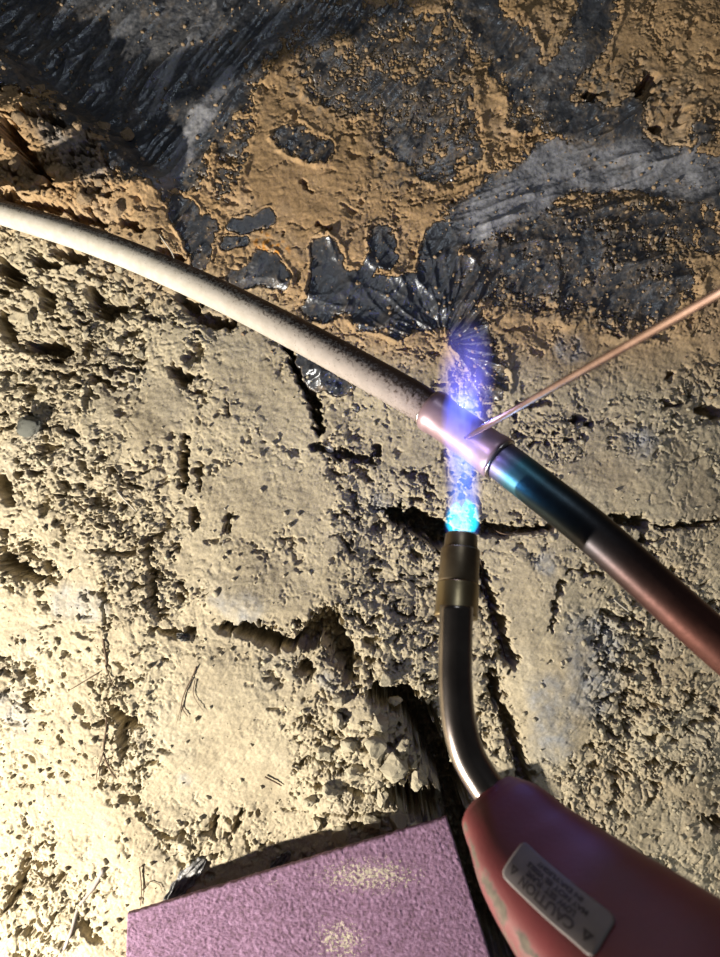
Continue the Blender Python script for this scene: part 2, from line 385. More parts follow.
def frames(path):
    T = [];
    for i in range(len(path)):
        a = path[max(0, i - 1)]; b = path[min(len(path) - 1, i + 1)]; T.append((b - a).normalized())
    up = Vector((0, 0, 1)); fr = []
    for t in T:
        s = t.cross(up)
        if s.length < 1e-5: s = Vector((1, 0, 0))
        s.normalize(); n = s.cross(t).normalized(); fr.append((s, n))
        up = n
    return fr
def tube(path, radii, seg=32, caps=True, wob=0, seed=0):
    """rings along a path; returns verts, faces"""
    path = [Vector(p) for p in path]; fr = frames(path); vs = []; fs = []
    rg = random.Random(seed)
    for p, r, (s, n) in zip(path, radii, fr):
        for k in range(seg):
            a = 2 * math.pi * k / seg; rr = r * (1 + (rg.uniform(-wob, wob) if wob else 0))
            vs.append(p + s * math.cos(a) * rr + n * math.sin(a) * rr)
    m_ = len(path)
    for i in range(m_ - 1):
        for k in range(seg):
            k2 = (k + 1) % seg
            fs.append((i * seg + k, i * seg + k2, (i + 1) * seg + k2, (i + 1) * seg + k))
    if caps:
        fs.append(tuple(range(seg))[::-1]); fs.append(tuple((m_ - 1) * seg + k for k in range(seg)))
    return vs, fs

# ------------------------------------------------------------------ ground and sheet
def blob(pts, soft=1.0):
    e, rr = poly_dist(wu, wv, pts); return sst(1.2, .5, e / rr)
tan_ = sst(330, 205, V - .34 * (U - 180) * (U < 400) + 20 * fbm(U / 60, V / 60, 71, 3) - 15) 
tan_ = np.maximum(tan_, sst(-40, 60, (380 - V)) * sst(170, 300, U) * .9 * sst(60, 0, V - .53 * U - 140))
tan_ = np.maximum(tan_, (.20 + .5 * sst(360, 290, V)) * sst(430, 620, U) * sst(-.1, .3, fbm(U / 80, V / 80, 72, 3) + .22))
tan_ = np.clip(tan_, .08, 1)
gre = np.zeros(U.shape)
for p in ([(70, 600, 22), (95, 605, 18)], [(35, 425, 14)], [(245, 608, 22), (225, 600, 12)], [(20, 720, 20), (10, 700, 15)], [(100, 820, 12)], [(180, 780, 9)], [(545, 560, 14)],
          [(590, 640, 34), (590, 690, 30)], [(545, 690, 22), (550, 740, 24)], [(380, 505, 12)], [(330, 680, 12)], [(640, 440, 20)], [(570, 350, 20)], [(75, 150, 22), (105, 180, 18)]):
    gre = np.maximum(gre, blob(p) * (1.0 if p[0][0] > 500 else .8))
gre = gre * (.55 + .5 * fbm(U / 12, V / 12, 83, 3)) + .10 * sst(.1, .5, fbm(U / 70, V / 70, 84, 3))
drk_ = np.zeros(U.shape)
for p, k in (([(530, 270, 55), (640, 260, 55), (600, 290, 50)], .9), ([(60, 140, 20), (110, 185, 22)], .55), ([(320, 80, 40), (440, 90, 50), (400, 160, 36)], .62), ([(610, 210, 35)], .7),
             ([(560, 60, 60), (700, 130, 40)], .42), ([(480, 345, 30), (480, 390, 22)], .6), ([(320, 20, 40)], .6), ([(590, 90, 30)], .8), ([(650, 100, 30)], .7), ([(0, 110, 20)], .5)):
    drk_ = np.maximum(drk_, blob(p) * k)
drk_ = np.clip(drk_ * 1.25 * sst(-.28, .30, fbm(U / 9, V / 9, 86, 4, .7)), 0, 1)
ora = blob([(262, 240, 9), (280, 248, 10), (268, 262, 6)]) * sst(-.1, .35, fbm(U / 7, V / 7, 88, 3)) * .85
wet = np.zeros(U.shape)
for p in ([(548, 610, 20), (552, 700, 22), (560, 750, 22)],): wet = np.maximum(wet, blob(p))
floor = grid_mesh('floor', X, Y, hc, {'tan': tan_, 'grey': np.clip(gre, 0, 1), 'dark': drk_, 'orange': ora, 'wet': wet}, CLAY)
tag(floor, 'uneven pale clay trench floor with cracks, hollows and spade-cut faces', None, None, 'structure')

haze_and_sheen = np.zeros(U.shape)
for p, k in (([(480, 220, 30), (560, 165, 34), (700, 170, 34)], .75), ([(165, 190, 12), (200, 120, 12), (230, 70, 8)], .75), ([(150, 110, 5), (215, 0, 5)], .7), ([(180, 60, 4), (200, 10, 4)], .6), ([(60, 40, 90), (200, 40, 60)], .30), ([(130, 60, 70)], .25), ([(250, 275, 22)], .45), ([(300, 30, 50)], .3),
             ([(560, 60, 40)], .3), ([(430, 140, 40)], .3), ([(470, 340, 30)], .3)):
    haze_and_sheen = np.maximum(haze_and_sheen, blob(p) * k)
haze_and_sheen = haze_and_sheen + .16 * fbm(U / 20, V / 20, 99, 4)  # dusty smears, plus wrinkle highlights painted as pale streaks at upper left
st = 2
sm = (V < 450) & (V > -330) & (U > -320) & (U < 1080)
rows = np.where(sm.any(1))[0]; cols = np.where(sm.any(0))[0]
sl = (slice(rows[0], rows[-1], 1), slice(cols[0], cols[-1], 1))
Es = E[sl]; near = Es > .02
for _ in range(4):
    n2_ = near.copy(); n2_[1:] |= near[:-1]; n2_[:-1] |= near[1:]; n2_[:, 1:] |= near[:, :-1]; n2_[:, :-1] |= near[:, 1:]; near = n2_
sheet = grid_mesh('black_plastic_sheet', X[sl], Y[sl], hs[sl], {'haze_and_sheen': haze_and_sheen[sl], 'film': np.clip(sst(.95, .5, E0 + nz) * .6 + .28 * sst(.1, .5, fbm(U / 30, V / 30, 101, 5, .7)), 0, 1)[sl] * (1 - clean_b[sl]), 'clean': .45 * np.maximum(clean_b, blob([(238, 225, 12), (268, 220, 12), (270, 275, 22)]))[sl]}, PLASTIC, near)
tag(sheet, 'creased black plastic sheet half buried under tan soil across the top', 'plastic sheet')
bm = bmesh.new(); bm.from_mesh(sheet.data)
bmesh.ops.delete(bm, geom=[v for v in bm.verts if not v.link_faces], context='VERTS'); bm.to_mesh(sheet.data); bm.free()

# height lookup on the finished ground
TOPZ = np.maximum(hc, np.where(E > .5, hs, -1))
def ground(x, y):
    i = min(len(gy) - 1, max(0, int(np.searchsorted(gy, y)))); j = min(len(gx) - 1, max(0, int(np.searchsorted(gx, x))))
    return float(TOPZ[i, j])
def G(u, v):
    k = H / F; x, y = (u - 360) * k, (478.5 - v) * k
    z = ground(x, y)
    for _ in range(3):
        q = P(u, v, z); z = ground(q.x, q.y)
    return P(u, v, z)

# ------------------------------------------------------------------ metals
def dusty_metal():
    m = N('dusty_copper')
    cu = m.ramp(m.noise(40, 5, .6), (.3, (.045, .028, .022)), (.7, (.10, .065, .05)))
    du = m.ramp(m.noise(120, 4, .6), (.3, (.42, .385, .31)), (.7, (.54, .50, .43)))
    g = m.attr('dust_and_light'); pn_ = m.math('ADD', g, m.math('MULTIPLY', m.math('SUBTRACT', m.noise(500, 5, .7), .5), 1.5))
    f = m.ramp(pn_, (.38, 0.0), (.62, 1.0))  # dusty coating, with the shaded upper side painted dark
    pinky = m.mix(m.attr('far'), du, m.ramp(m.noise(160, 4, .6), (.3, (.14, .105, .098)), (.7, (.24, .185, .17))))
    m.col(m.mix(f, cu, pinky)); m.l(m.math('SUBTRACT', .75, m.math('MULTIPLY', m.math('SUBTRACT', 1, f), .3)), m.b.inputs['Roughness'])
    m.l(m.math('MULTIPLY', m.math('SUBTRACT', 1, f), .8), m.b.inputs['Metallic'])
    m.bump(m.noise(600, 4, .6), .4, .0006); return m.m
def heat_metal():
    m = N('heat_tinted_copper')
    t = m.attr('along'); n = m.noise(50, 5, .6); n2 = m.noise(240, 4, .6)
    tt = m.math('ADD', t, m.math('MULTIPLY', m.math('SUBTRACT', n, .5), .07))
    base = m.ramp(tt, (0, (.34, .22, .22)), (.04, (.16, .14, .26)), (.09, (.04, .13, .17)), (.17, (.025, .05, .065)), (.28, (.03, .035, .04)), (.46, (.06, .034, .03)), (.62, (.14, .058, .045)), (1, (.20, .08, .06)))
    m.col(m.mix(.5, base, m.ramp(n2, (.3, .55), (.7, 1.0)), 'MULTIPLY'))
    m.setv(Metallic=.85, Roughness=.42); m.bump(m.noise(300, 3, .5), .12, .0005); return m.m
DUSTY = dusty_metal(); HEAT = heat_metal()
m = N('hot_copper_joint')
m.col(m.ramp(m.noise(70, 4, .5), (.3, (.24, .15, .17)), (.7, (.36, .25, .27)))); m.setv(Metallic=.45, Roughness=.38); m.bump(m.noise(200, 3, .5), .15, .0005)
JOINT = m.m
def metal(name, a, b, rough, met=1.0, sc=60, bump=.1):
    m = N(name); m.col(m.ramp(m.noise(sc, 5, .6), (.3, a), (.7, b))); m.setv(Metallic=met, Roughness=rough); m.bump(m.noise(400, 3, .5), bump, .0004); return m.m
FILLER = metal('silver_filler', (.38, .33, .32), (.50, .46, .45), .3)
BRASS = metal('tarnished_brass', (.13, .095, .06), (.24, .19, .125), .42)
BRASSL = metal('worn_brass_ring', (.26, .20, .11), (.36, .29, .17), .38)
STEEL = metal('smoked_steel', (.12, .10, .09), (.22, .19, .17), .26)
RODM = metal('copper_brazing_rod', (.20, .13, .11), (.34, .24, .21), .30)

def zat(wpx): return H - .022 * F / wpx
# pipe centre line: u, v, apparent width px
PL = [(-170, 172, 23.0), (-90, 186, 23.6), (0, 212, 25.5), (100, 244, 28), (200, 286, 31), (300, 336, 34), (400, 391, 36.6), (432, 411, 37.4), (452, 424, 37.9)]
PR = [(452, 424, 37.9), (497, 457, 39.4), (545, 494, 41.2), (600, 538, 43), (700, 628, 45.5), (800, 715, 47.5)]
def to3(pts): return [P(u, v, zat(w_)) for u, v, w_ in pts]
jc = P(465, 433, zat(38.4))
pipe = empty('copper_pipe', jc, 'long copper pipe, dusty on the left and heat-darkened on the right, crossing over the trench', 'pipe')
pth = [Vector(p) for p in catmull([tuple(p) for p in to3(PL)], 26)]
# small knocks in the thin end of the pipe
vs, fs = tube(pth, [.0106] * len(pth), 40)
o = mesh_obj('pipe_length', vs, fs, DUSTY, pipe, label='dusty pale length of pipe left of the joint')
fr = frames(pth)
du = []; fa = []
ld = Vector((-.30, -.55, .45)).normalized()
for i, (p, (s, n)) in enumerate(zip(pth, fr)):
    tt = i / (len(pth) - 1)
    for k in range(40):
        a = 2 * math.pi * k / 40; nn = s * math.cos(a) + n * math.sin(a)
        du.append(nn.dot(Vector((-.25, -.62, .74))) * .55 + .40 - max(0, tt - .46) * .62 - max(0, tt - .85) * 1.6); fa.append(min(1, max(0, (tt - .42) * 2.4)))  # coating follows the lit lower-left side, so shade is painted into the colour
at = o.data.attributes.new('dust_and_light', 'FLOAT', 'POINT'); at.data.foreach_set('value', du)
at = o.data.attributes.new('far', 'FLOAT', 'POINT'); at.data.foreach_set('value', fa)
ptr = [Vector(p) for p in catmull([tuple(p) for p in to3(PR)], 20)]
vs, fs = tube(ptr, [.0110] * len(ptr), 48)
o2 = mesh_obj('pipe_length', vs, fs, HEAT, pipe, label='bare copper length right of the joint, tinted blue and black by heat')
L = [0]
for a, b in zip(ptr[:-1], ptr[1:]): L.append(L[-1] + (b - a).length)
al = [min(1, max(0, (l - .030) / .22)) for l in L for k in range(48)]
at = o2.data.attributes.new('along', 'FLOAT', 'POINT'); at.data.foreach_set('value', al)
# the socket of the joint: belled ends over both pipes
ja, jb = P(431, 410, zat(37.2)), P(500, 459.5, zat(39.6)); jd = jb - ja
prof = [(0.0, .0108), (.0, .0124), (.03, .0130), (.09, .0130), (.14, .0123), (.3, .0120), (.5, .0121), (.7, .0120), (.84, .0121), (.90, .0127), (.96, .0129), (1.0, .0126), (1.0, .0112)]
vs, fs = tube([ja + jd * t for t, r in [(t + i * 1e-5, r) for i, (t, r) in enumerate(prof)]], [r for t, r in prof], 48, False)
cpl = mesh_obj('socket_joint', vs, fs, JOINT, pipe, label='hot pinkish copper socket joint glowing in the flame')
for t in (.0, 1.0):
    c0 = ja + jd * t; R_ = .0114; vs = []; fs = []
    s_, n_ = frames([ja, jb])[0]; d_ = jd.normalized(); sg = 40; rg = random.Random(3)
    for k in range(sg):
        a = 2 * math.pi * k / sg; w_ = .0010 * (1 + .35 * math.sin(3 * a + t))
        for q in range(8):
            b = 2 * math.pi * q / 8; rr = R_ + w_ * math.cos(b)
            vs.append(c0 + (s_ * math.cos(a) + n_ * math.sin(a)) * rr + d_ * (w_ * math.sin(b)))
    for k in range(sg):
        for q in range(8):
            fs.append((k * 8 + q, ((k + 1) % sg) * 8 + q, ((k + 1) % sg) * 8 + (q + 1) % 8, k * 8 + (q + 1) % 8))
    mesh_obj('filler_ring', vs, fs, FILLER, cpl)

# ------------------------------------------------------------------ brazing rod: flat-sided, held from the right
ra = P(465, 438, zat(38.4) + .0128); rb = P(740, 281, .46)
rp = [ra.lerp(rb, t) + Vector((0, 0, .0015 * math.sin(t * 9))) for t in np.linspace(0, 1, 40)]
vs, fs = [], []
fr = frames(rp)
for i, (p, (s, n)) in enumerate(zip(rp, fr)):
    k = .45 + .55 * min(1, i / 4.0)
    for (a, b) in ((1.3, .55), (.9, .95), (-.9, .95), (-1.3, .55), (-1.3, -.55), (-.9, -.95), (.9, -.95), (1.3, -.55)):
        vs.append(p + s * a * .00125 * k + n * b * .0011 * k)
for i in range(len(rp) - 1):
    for k in range(8): fs.append((i * 8 + k, i * 8 + (k + 1) % 8, (i + 1) * 8 + (k + 1) % 8, (i + 1) * 8 + k))
fs.append(tuple(range(8))[::-1]); fs.append(tuple((len(rp) - 1) * 8 + k for k in range(8)))
rod = mesh_obj('brazing_rod', vs, fs, RODM, None, True)
tag(rod, 'thin coppery brazing rod whose tip touches the heated joint', 'brazing rod')

# ------------------------------------------------------------------ torch
def ztor(px, dia): return H - dia * F / px
tip = P(461.5, 535, .300)
torch = empty('gas_torch', tip, 'red-handled gas torch with bent steel neck, flame aimed up at the pipe joint', 'torch')
# burner: lathe profile along the axis from mouth (u461,v533) to the end of the lower sleeve (456,616)
A0, A1 = P(461.5, 534, .300), P(456, 618, .314); ad = A1 - A0
def lathe(name, prof, mat, label=None, par=torch, seg=40, close=False):
    vs, fs = tube([A0 + ad * (t + i * 1e-5) for i, (t, r) in enumerate(prof)], [r for t, r in prof], seg, False)
    if close:
        n0 = len(prof) - 1; fs.append(tuple(n0 * seg + k for k in range(seg)))
    return mesh_obj(name, vs, fs, mat, par, label=label)
lathe('nozzle_tip', [(.22, .0050), (.05, .0050), (.0, .0060), (.0, .0074), (.02, .0082), (.14, .0085), (.18, .0089), (.20, .0089)], BRASS, 'dark brass mouth of the burner')
lathe('nozzle_sleeve', [(.19, .0088), (.19, .0097), (.21, .0100), (.57, .0101), (.60, .0100), (.61, .0096)], BRASS)
lathe('nozzle_collar', [(.60, .0099), (.60, .0104), (.62, .0106), (.95, .0107), (.955, .0109), (.99, .0109), (1.0, .0106), (1.0, .0078)], BRASSL, 'lighter brass collar at the foot of the burner')
DN = .0153
NK = [(456.5, 606, 33.0), (455.5, 645, 33.4), (455.5, 685, 33.8), (459, 722, 34.2), (468, 755, 34.6), (484, 783, 35.2), (495, 797, 35.6), (503, 807, 36)]
nk = [Vector(p) for p in catmull([tuple(P(u, v, ztor(w_, DN))) for u, v, w_ in NK], 10)]
vs, fs = tube(nk, [DN / 2] * len(nk), 40)
mesh_obj('neck_tube', vs, fs, STEEL, torch, label='bent smoke-dark steel tube with bright edges')

# handle: loft of rounded-rectangle sections
HD = [(489, 803, .362, 32, .62), (493, 807, .364, 37, .64), (500, 815, .368, 42, .68), (514, 831, .376, 50, .70), (535, 861, .388, 61, .72), (563, 893, .402, 71, .72), (600, 930, .420, 83, .70), (642, 970, .438, 97, .68), (700, 1030, .462, 118, .66), (745, 1080, .480, 125, .66)]
hd = catmull(HD, 8)
ROLL = math.radians(38)
hp = [P(a[0], a[1], a[2]) for a in hd]; hw = [a[3] * (H - a[2]) / F for a in hd]; ht = [a[4] for a in hd]
hfr = frames(hp)
def hsec(i):
    s, n = hfr[i]; c, q = math.cos(ROLL), math.sin(ROLL)
    return s * c + n * q, n * c - s * q
def hpoint(i, a, off=0.0):
    s, n = hsec(i); e = 2 / 3.4
    ca, sa = math.cos(a), math.sin(a)
    x = math.copysign(abs(ca) ** e, ca) * (hw[i] + off); y = math.copysign(abs(sa) ** e, sa) * (hw[i] * ht[i] + off)
    return hp[i] + s * x + n * y
SEG = 64; vs = []; fs = []
rings = []
for i in range(len(hp)):
    rings.append([hpoint(i, 2 * math.pi * k / SEG) for k in range(SEG)])
t0 = (hp[1] - hp[0]).normalized()
def shrink(ring, c, k, off): return [c + (p - c) * k + t0 * off for p in ring]
front = [shrink(rings[0], hp[0], .55, -.0010), shrink(rings[0], hp[0], .86, -.0010), shrink(rings[0], hp[0], .96, -.0002)]
allr = front + rings
for r in allr: vs += r
for i in range(len(allr) - 1):
    for k in range(SEG):
        k2 = (k + 1) % SEG; fs.append((i * SEG + k, i * SEG + k2, (i + 1) * SEG + k2, (i + 1) * SEG + k))
fs.append(tuple(range(SEG))[::-1]); fs.append(tuple((len(allr) - 1) * SEG + k for k in range(SEG)))
m = N('red_handle_plastic')
mud = m.ramp(m.math('ADD', m.attr('mud'), m.math('MULTIPLY', m.math('SUBTRACT', m.noise(90, 6, .7), .5), 1.1)), (.52, 0.0), (.60, 1.0))
rd = m.ramp(m.noise(25, 5, .6), (.3, (.085, .010, .013)), (.7, (.14, .016, .021)))
m.col(m.mix(mud, rd, m.ramp(m.noise(200, 4, .6), (.3, (.035, .026, .018)), (.7, (.11, .085, .058)))))
m.l(m.math('ADD', m.math('MULTIPLY', mud, .40), .50), m.b.inputs['Roughness']); m.bump(m.noise(500, 3, .6), .2, .0005)
RED = m.m
hob = mesh_obj('handle', vs, fs, RED, torch, label='flattened red plastic handle with mud on its lower edge')
mudv = []
for v in vs:
    # the lower left flank of the handle is muddy near its front
    i = min(range(len(hp)), key=lambda q: (hp[q] - v).length_squared); s, n = hsec(i)
    q = (v - hp[i]).dot(s) / hw[i]; yy = (v - hp[i]).dot(n)
    mudv.append((.62 * max(0, 1 - abs(q - .93) / .30) if yy > -.3 * hw[i] * ht[i] else 0) * (1 if 14 < i < 52 else .3))
at = hob.data.attributes.new('mud', 'FLOAT', 'POINT'); at.data.foreach_set('value', mudv)
# which side is lower left? flip if needed
# ferrule lip on the front lower corner
lip = [hpoint(2, math.pi * (1.0 + .22 * (t - .5)), .0006) for t in np.linspace(0, 1, 9)]
# label plate, mapped on the top face: s along the handle, t across
def face_pt(fs_, t, off):
    """fs_: float section index, t in -1..1 across; top face"""
    i = int(fs_); f = fs_ - i; i = min(i, len(hp) - 2)
    def q(j):
        s, n = hsec(j); x = t
        y = (1 - abs(x) ** 3.4) ** (1 / 3.4)
        return hp[j] + s * x * hw[j] + n * (y * hw[j] * ht[j] + off)
    return q(i).lerp(q(i + 1), f)
# solve label placement: find (index, t) whose pixel is the wanted one
def pix(p): k = F / (H - p.z); return 360 + p.x * k, 478.5 - p.y * k
def solve(u, v):
    best = None
    for a in np.linspace(2, len(hp) - 2.01, 160):
        for t in np.linspace(-.93, .93, 80):
            uu, vv = pix(face_pt(a, t, .0004)); e = (uu - u) ** 2 + (vv - v) ** 2
            if best is None or e < best[0]: best = (e, a, t)
    return best[1:]
# photo corners: text origin side. reading direction runs up-left, letters' tops face down-left
quad_px = [(611, 933), (527, 841), (501, 872), (588, 962)]          # (upper right end.. see map) : right-hand end low, left end
# label frame: x = reading direction 0..1 (from lower right end to upper left end), y = 0 bottom of text (upper-right edge) .. 1 top (lower-left edge)
K00 = solve(618, 917); K10 = solve(524, 840); K11 = solve(501, 874); K01 = solve(592, 960)
def lab(x, y, off):
    a = (K00[0] * (1 - x) + K10[0] * x) * (1 - y) + (K01[0] * (1 - x) + K11[0] * x) * y
    t = (K00[1] * (1 - x) + K10[1] * x) * (1 - y) + (K01[1] * (1 - x) + K11[1] * x) * y
    return face_pt(a, t, off)
LW, LH = 2.55, 1.0
def rr_grid(nx, ny, rad):
    vs = []; idx = {}
    for j in range(ny + 1):
        for i in range(nx + 1):
            x = i / nx * LW; y = j / ny * LH
            # pull the corners in to a radius
            dx = max(rad - x, x - (LW - rad), 0); dy = max(rad - y, y - (LH - rad), 0)
            if dx > 0 and dy > 0:
                d = math.hypot(dx, dy)
                sc = max(dx, dy) / d
                cx_ = rad if x < rad else LW - rad; cy_ = rad if y < rad else LH - rad
                x = cx_ + (x - cx_) * sc; y = cy_ + (y - cy_) * sc
            vs.append((x, y))
    fs = [(j * (nx + 1) + i, j * (nx + 1) + i + 1, (j + 1) * (nx + 1) + i + 1, (j + 1) * (nx + 1) + i) for j in range(ny) for i in range(nx)]
    return vs, fs
g2_, gf = rr_grid(40, 20, .16)
m = N('grey_label_film'); m.col(m.ramp(m.noise(80, 5, .6), (.3, (.125, .105, .10)), (.7, (.165, .14, .135)))); m.setv(Roughness=.5); LABM = m.m
m = N('dark_print'); m.setv(Base_Color=(.03, .02, .02), Roughness=.6); PRINT = m.m
labv = [lab(x / LW, y / LH, .00045) for x, y in g2_]
lo = mesh_obj('warning_label', labv, gf, LABM, torch, label='faded grey caution label with dark print on the red handle')
sol = lo.modifiers.new('thick', 'SOLIDIFY'); sol.thickness = .0003; sol.offset = -1
def print_text(body, x, y, size, name='lettering', bold=.0, w=None):
    cu = bpy.data.curves.new('t', 'FONT'); cu.body = body; cu.size = size; cu.align_x = 'CENTER'; cu.offset = bold; cu.resolution_u = 3
    to = bpy.data.objects.new('t', cu); C.objects.link(to); bpy.context.view_layer.update()
    me = bpy.data.meshes.new_from_object(to.evaluated_get(bpy.context.evaluated_depsgraph_get()))
    C.objects.unlink(to); bpy.data.objects.remove(to)
    xs = [v.co.x for v in me.vertices]; k = 1 if w is None else w / (max(xs) - min(xs))
    vs = [lab((x + v.co.x * k) / LW, (y + v.co.y) / LH, .00062) for v in me.vertices]; fs = [tuple(p.vertices) for p in me.polygons]
    bpy.data.meshes.remove(me)
    return mesh_obj(name, vs, fs, PRINT, lo, False)
print_text('CAUTION', LW / 2, .66, .31, w=1.42, bold=.008)
print_text('LOW SET  FLAME', LW / 2 + .02, .47, .19, w=1.30, bold=.008)
print_text('MAY NOT BE VISIBLE', LW / 2 - .02, .30, .17, w=1.62, bold=.008)
print_text('IN DAYLIGHT', LW / 2 - .02, .13, .15, w=1.20, bold=.008)
for cx_ in (.27, LW - .27):
    vs = [lab((cx_ + a) / LW, (b + .72) / LH, .0006) for a, b in ((-.125, -.09), (.125, -.09), (0, .13), (-.030, -.05), (.030, -.05), (0, .05))]
    mesh_obj('warning_triangle', vs, [(0, 1, 4, 3), (1, 2, 5, 4), (2, 0, 3, 5)], PRINT, lo, False)

# ------------------------------------------------------------------ flame (glowing gas, a volume) and its light
FA, FB = P(462, 532, .300), P(467, 325, .206)
def flame_mat(name, col, strength, lo, prof, a=FA, b=FB, seed=0.0):
    """glowing gas: densest on the axis a-b, thinning to nothing at the radius given along it by prof [(t, radius, density)]"""
    m = N(name); m.t.nodes.remove(m.b); em = m.n('ShaderNodeEmission'); co_ = m.n('ShaderNodeNewGeometry').outputs['Position']
    def vm(op, x, y):
        o = m.n('ShaderNodeVectorMath', operation=op)
        for v, i in ((x, 0), (y, 1)):
            if hasattr(v, 'node'): m.l(v, o.inputs[i])
            else: o.inputs[i].default_value = tuple(v)
        return o
    L_ = (b - a).length; d = (b - a).normalized()
    rel = vm('SUBTRACT', co_, a).outputs[0]; t = vm('DOT_PRODUCT', rel, d).outputs['Value']
    cr_ = vm('CROSS_PRODUCT', rel, d).outputs[0]; r_ = vm('LENGTH', cr_, (0, 0, 0)).outputs['Value']
    tn = m.math('DIVIDE', t, L_)
    rad = m.ramp(tn, *[(p_[0], p_[1] / .03) for p_ in prof]); den = m.ramp(tn, *[(p_[0], p_[2]) for p_ in prof])
    q = m.math('DIVIDE', r_, m.math('MULTIPLY', rad, .03))
    f = m.math('MAXIMUM', m.math('SUBTRACT', 1.0, m.math('MULTIPLY', q, q)), 0.0)
    mp = m.n('ShaderNodeMapping'); mp.inputs['Scale'].default_value = (1, .3, 1); mp.inputs['Location'].default_value = (seed, 0, 0); m.l(co_, mp.inputs[0])
    nz_ = m.noise(150, 3, .55, vec=mp.outputs[0])
    mr = m.n('ShaderNodeMapRange'); m.l(nz_, mr.inputs[0])
    for i_, v in ((1, .36), (2, .66), (3, lo), (4, 1.5)): mr.inputs[i_].default_value = v
    m.l(m.math('MULTIPLY', m.math('MULTIPLY', m.math('MULTIPLY', f, den), mr.outputs[0]), strength), em.inputs['Strength'])
    em.inputs['Color'].default_value = (*col, 1); m.l(em.outputs[0], m.out.inputs['Volume']); return m.m
FL_O = flame_mat('flame_outer_gas', (.24, .22, 1.0), 21.0, .15, [(0, .0095, .5), (.18, .0115, .55), (.40, .013, .9), (.52, .0175, 1.0), (.72, .0185, .75), (.90, .016, .35), (1, .010, .0)])
FL_I = flame_mat('flame_inner_gas', (.06, .24, 1.0), 34, .7, [(0, .0092, 1.0), (.12, .0095, .9), (.35, .0095, .6), (.55, .010, .4), (1, .01, 0)])
FL_C = flame_mat('flame_cone', (.0, .66, .85), 170, .8, [(0, .0100, 1.0), (.12, .0100, .9), (.2, .009, .3), (1, .009, 0)])
FL_W = flame_mat('flame_wrap', (.10, .15, 1.0), 62, .25, [(0, .008, .4), (.35, .012, .8), (.7, .0125, 1.0), (1, .008, 0)], P(460, 468, .280), P(464, 380, .268), 3.0)
def fl(name, pts, mat, par, label=None, seg=24):
    pp = [Vector(p[0]) for p in pts]; path = [Vector(q) for q in catmull([(*p, r) for p, (_, r) in zip(pp, pts)], 6)] if False else None
    cm = catmull([(*p, r) for p, (_, r) in zip(pp, pts)], 6)
    path = [Vector(q[:3]) for q in cm]; rr = [max(.0003, q[3]) for q in cm]
    vs, fs = tube(path, rr, seg); return mesh_obj(name, vs, fs, mat, par, label=label)
T0 = P(462, 532, .300)
zj = zat(38.5)
flame = fl('flame', [(FA, .0092), (FA.lerp(FB, .2), .0105), (FA.lerp(FB, .5), .0105), (FA.lerp(FB, .6), .008)], FL_I, torch, 'blue roaring flame between burner and joint')
fl('flame_cone', [(P(456, 531, .301), .0036), (P(454.5, 521, .300), .0052), (P(455.5, 510, .298), .0040), (P(457, 502, .296), .0008)], FL_C, flame)
fl('flame_cone', [(P(468, 531, .301), .0036), (P(469.5, 520, .300), .0054), (P(469, 508, .297), .0042), (P(467, 499, .296), .0008)], FL_C, flame)
fl('flame_envelope', [(FA, .0098)] + [(FA.lerp(FB, t_), .0188) for t_ in (.08, .3, .5, .7, .9)] + [(FB, .011)], FL_O, flame, 'faint violet-blue outer gas washing past the pipe')
fl('flame_lick', [(P(460, 468, .280), .008), (P(461, 446, .277), .0125), (P(462, 420, .274), .013), (P(464, 380, .268), .008)], FL_W, flame, 'blue flame curling over the front of the joint')
lamp('flame_light', 'POINT', P(462, 494, .292), .016, (.30, .55, 1.0), .006).parent = None
lamp('flame_light', 'POINT', P(452, 428, .297), .014, (.55, .50, 1.0), .005)
lamp('flame_light', 'POINT', P(468, 395, .205), .14, (.16, .20, 1.0), .002)

# ------------------------------------------------------------------ abrasive pad
m = N('mauve_grit')
gr = m.noise(900, 4, .7)
mv = m.ramp(m.noise(220, 5, .7), (.30, (.085, .042, .060)), (.5, (.165, .085, .142)), (.72, (.29, .175, .265)))
sd = m.ramp(m.math('ADD', m.attr('sand'), m.math('MULTIPLY', m.math('SUBTRACT', m.noise(380, 5, .75), .5), 2.2)), (.60, 0.0), (.72, 1.0))
m.col(m.mix(sd, mv, (.38, .33, .24))); m.setv(Roughness=.8); m.bump(gr, .8, .0012); GRIT = m.m
c0, c1, c2 = P(127, 915, PADZ), P(447, 818, PADZ + .012), P(493, 966, PADZ + .012)
c3 = P(124, 1010, PADZ); c2 = c2 + (c2 - c1) * .75; c3 = c0 + (c3 - c0) * 1.1
nx_, ny_ = 330, 230
vs = []; sand = []
for j in range(ny_ + 1):
    for i in range(nx_ + 1):
        a, b = i / nx_, j / ny_
        vs.append(c0.lerp(c1, a).lerp(c3.lerp(c2, a), b))
VA = np.array([tuple(v) for v in vs]); n_ = fbm(VA[:, 0] / .004, VA[:, 1] / .004, 5, 3, .7)
jit = .0006 * fbm(VA[:, 0] / .0026, VA[:, 1] / .0026, 8, 2) + .0006 * n_ + .0010 * fbm(VA[:, 0] / .05, VA[:, 1] / .05, 9, 2)
ii = np.tile(np.arange(nx_ + 1), ny_ + 1); jj = np.repeat(np.arange(ny_ + 1), nx_ + 1)
eg = np.minimum(np.minimum(ii, nx_ - ii), np.minimum(jj, ny_ - jj)).astype(float)
VA[:, 2] += jit - .0008 * (eg < 1); VA[:, 1] += np.where(jj == 0, .0007 * fbm(VA[:, 0] / .006, VA[:, 0] * 0, 3, 3), 0)
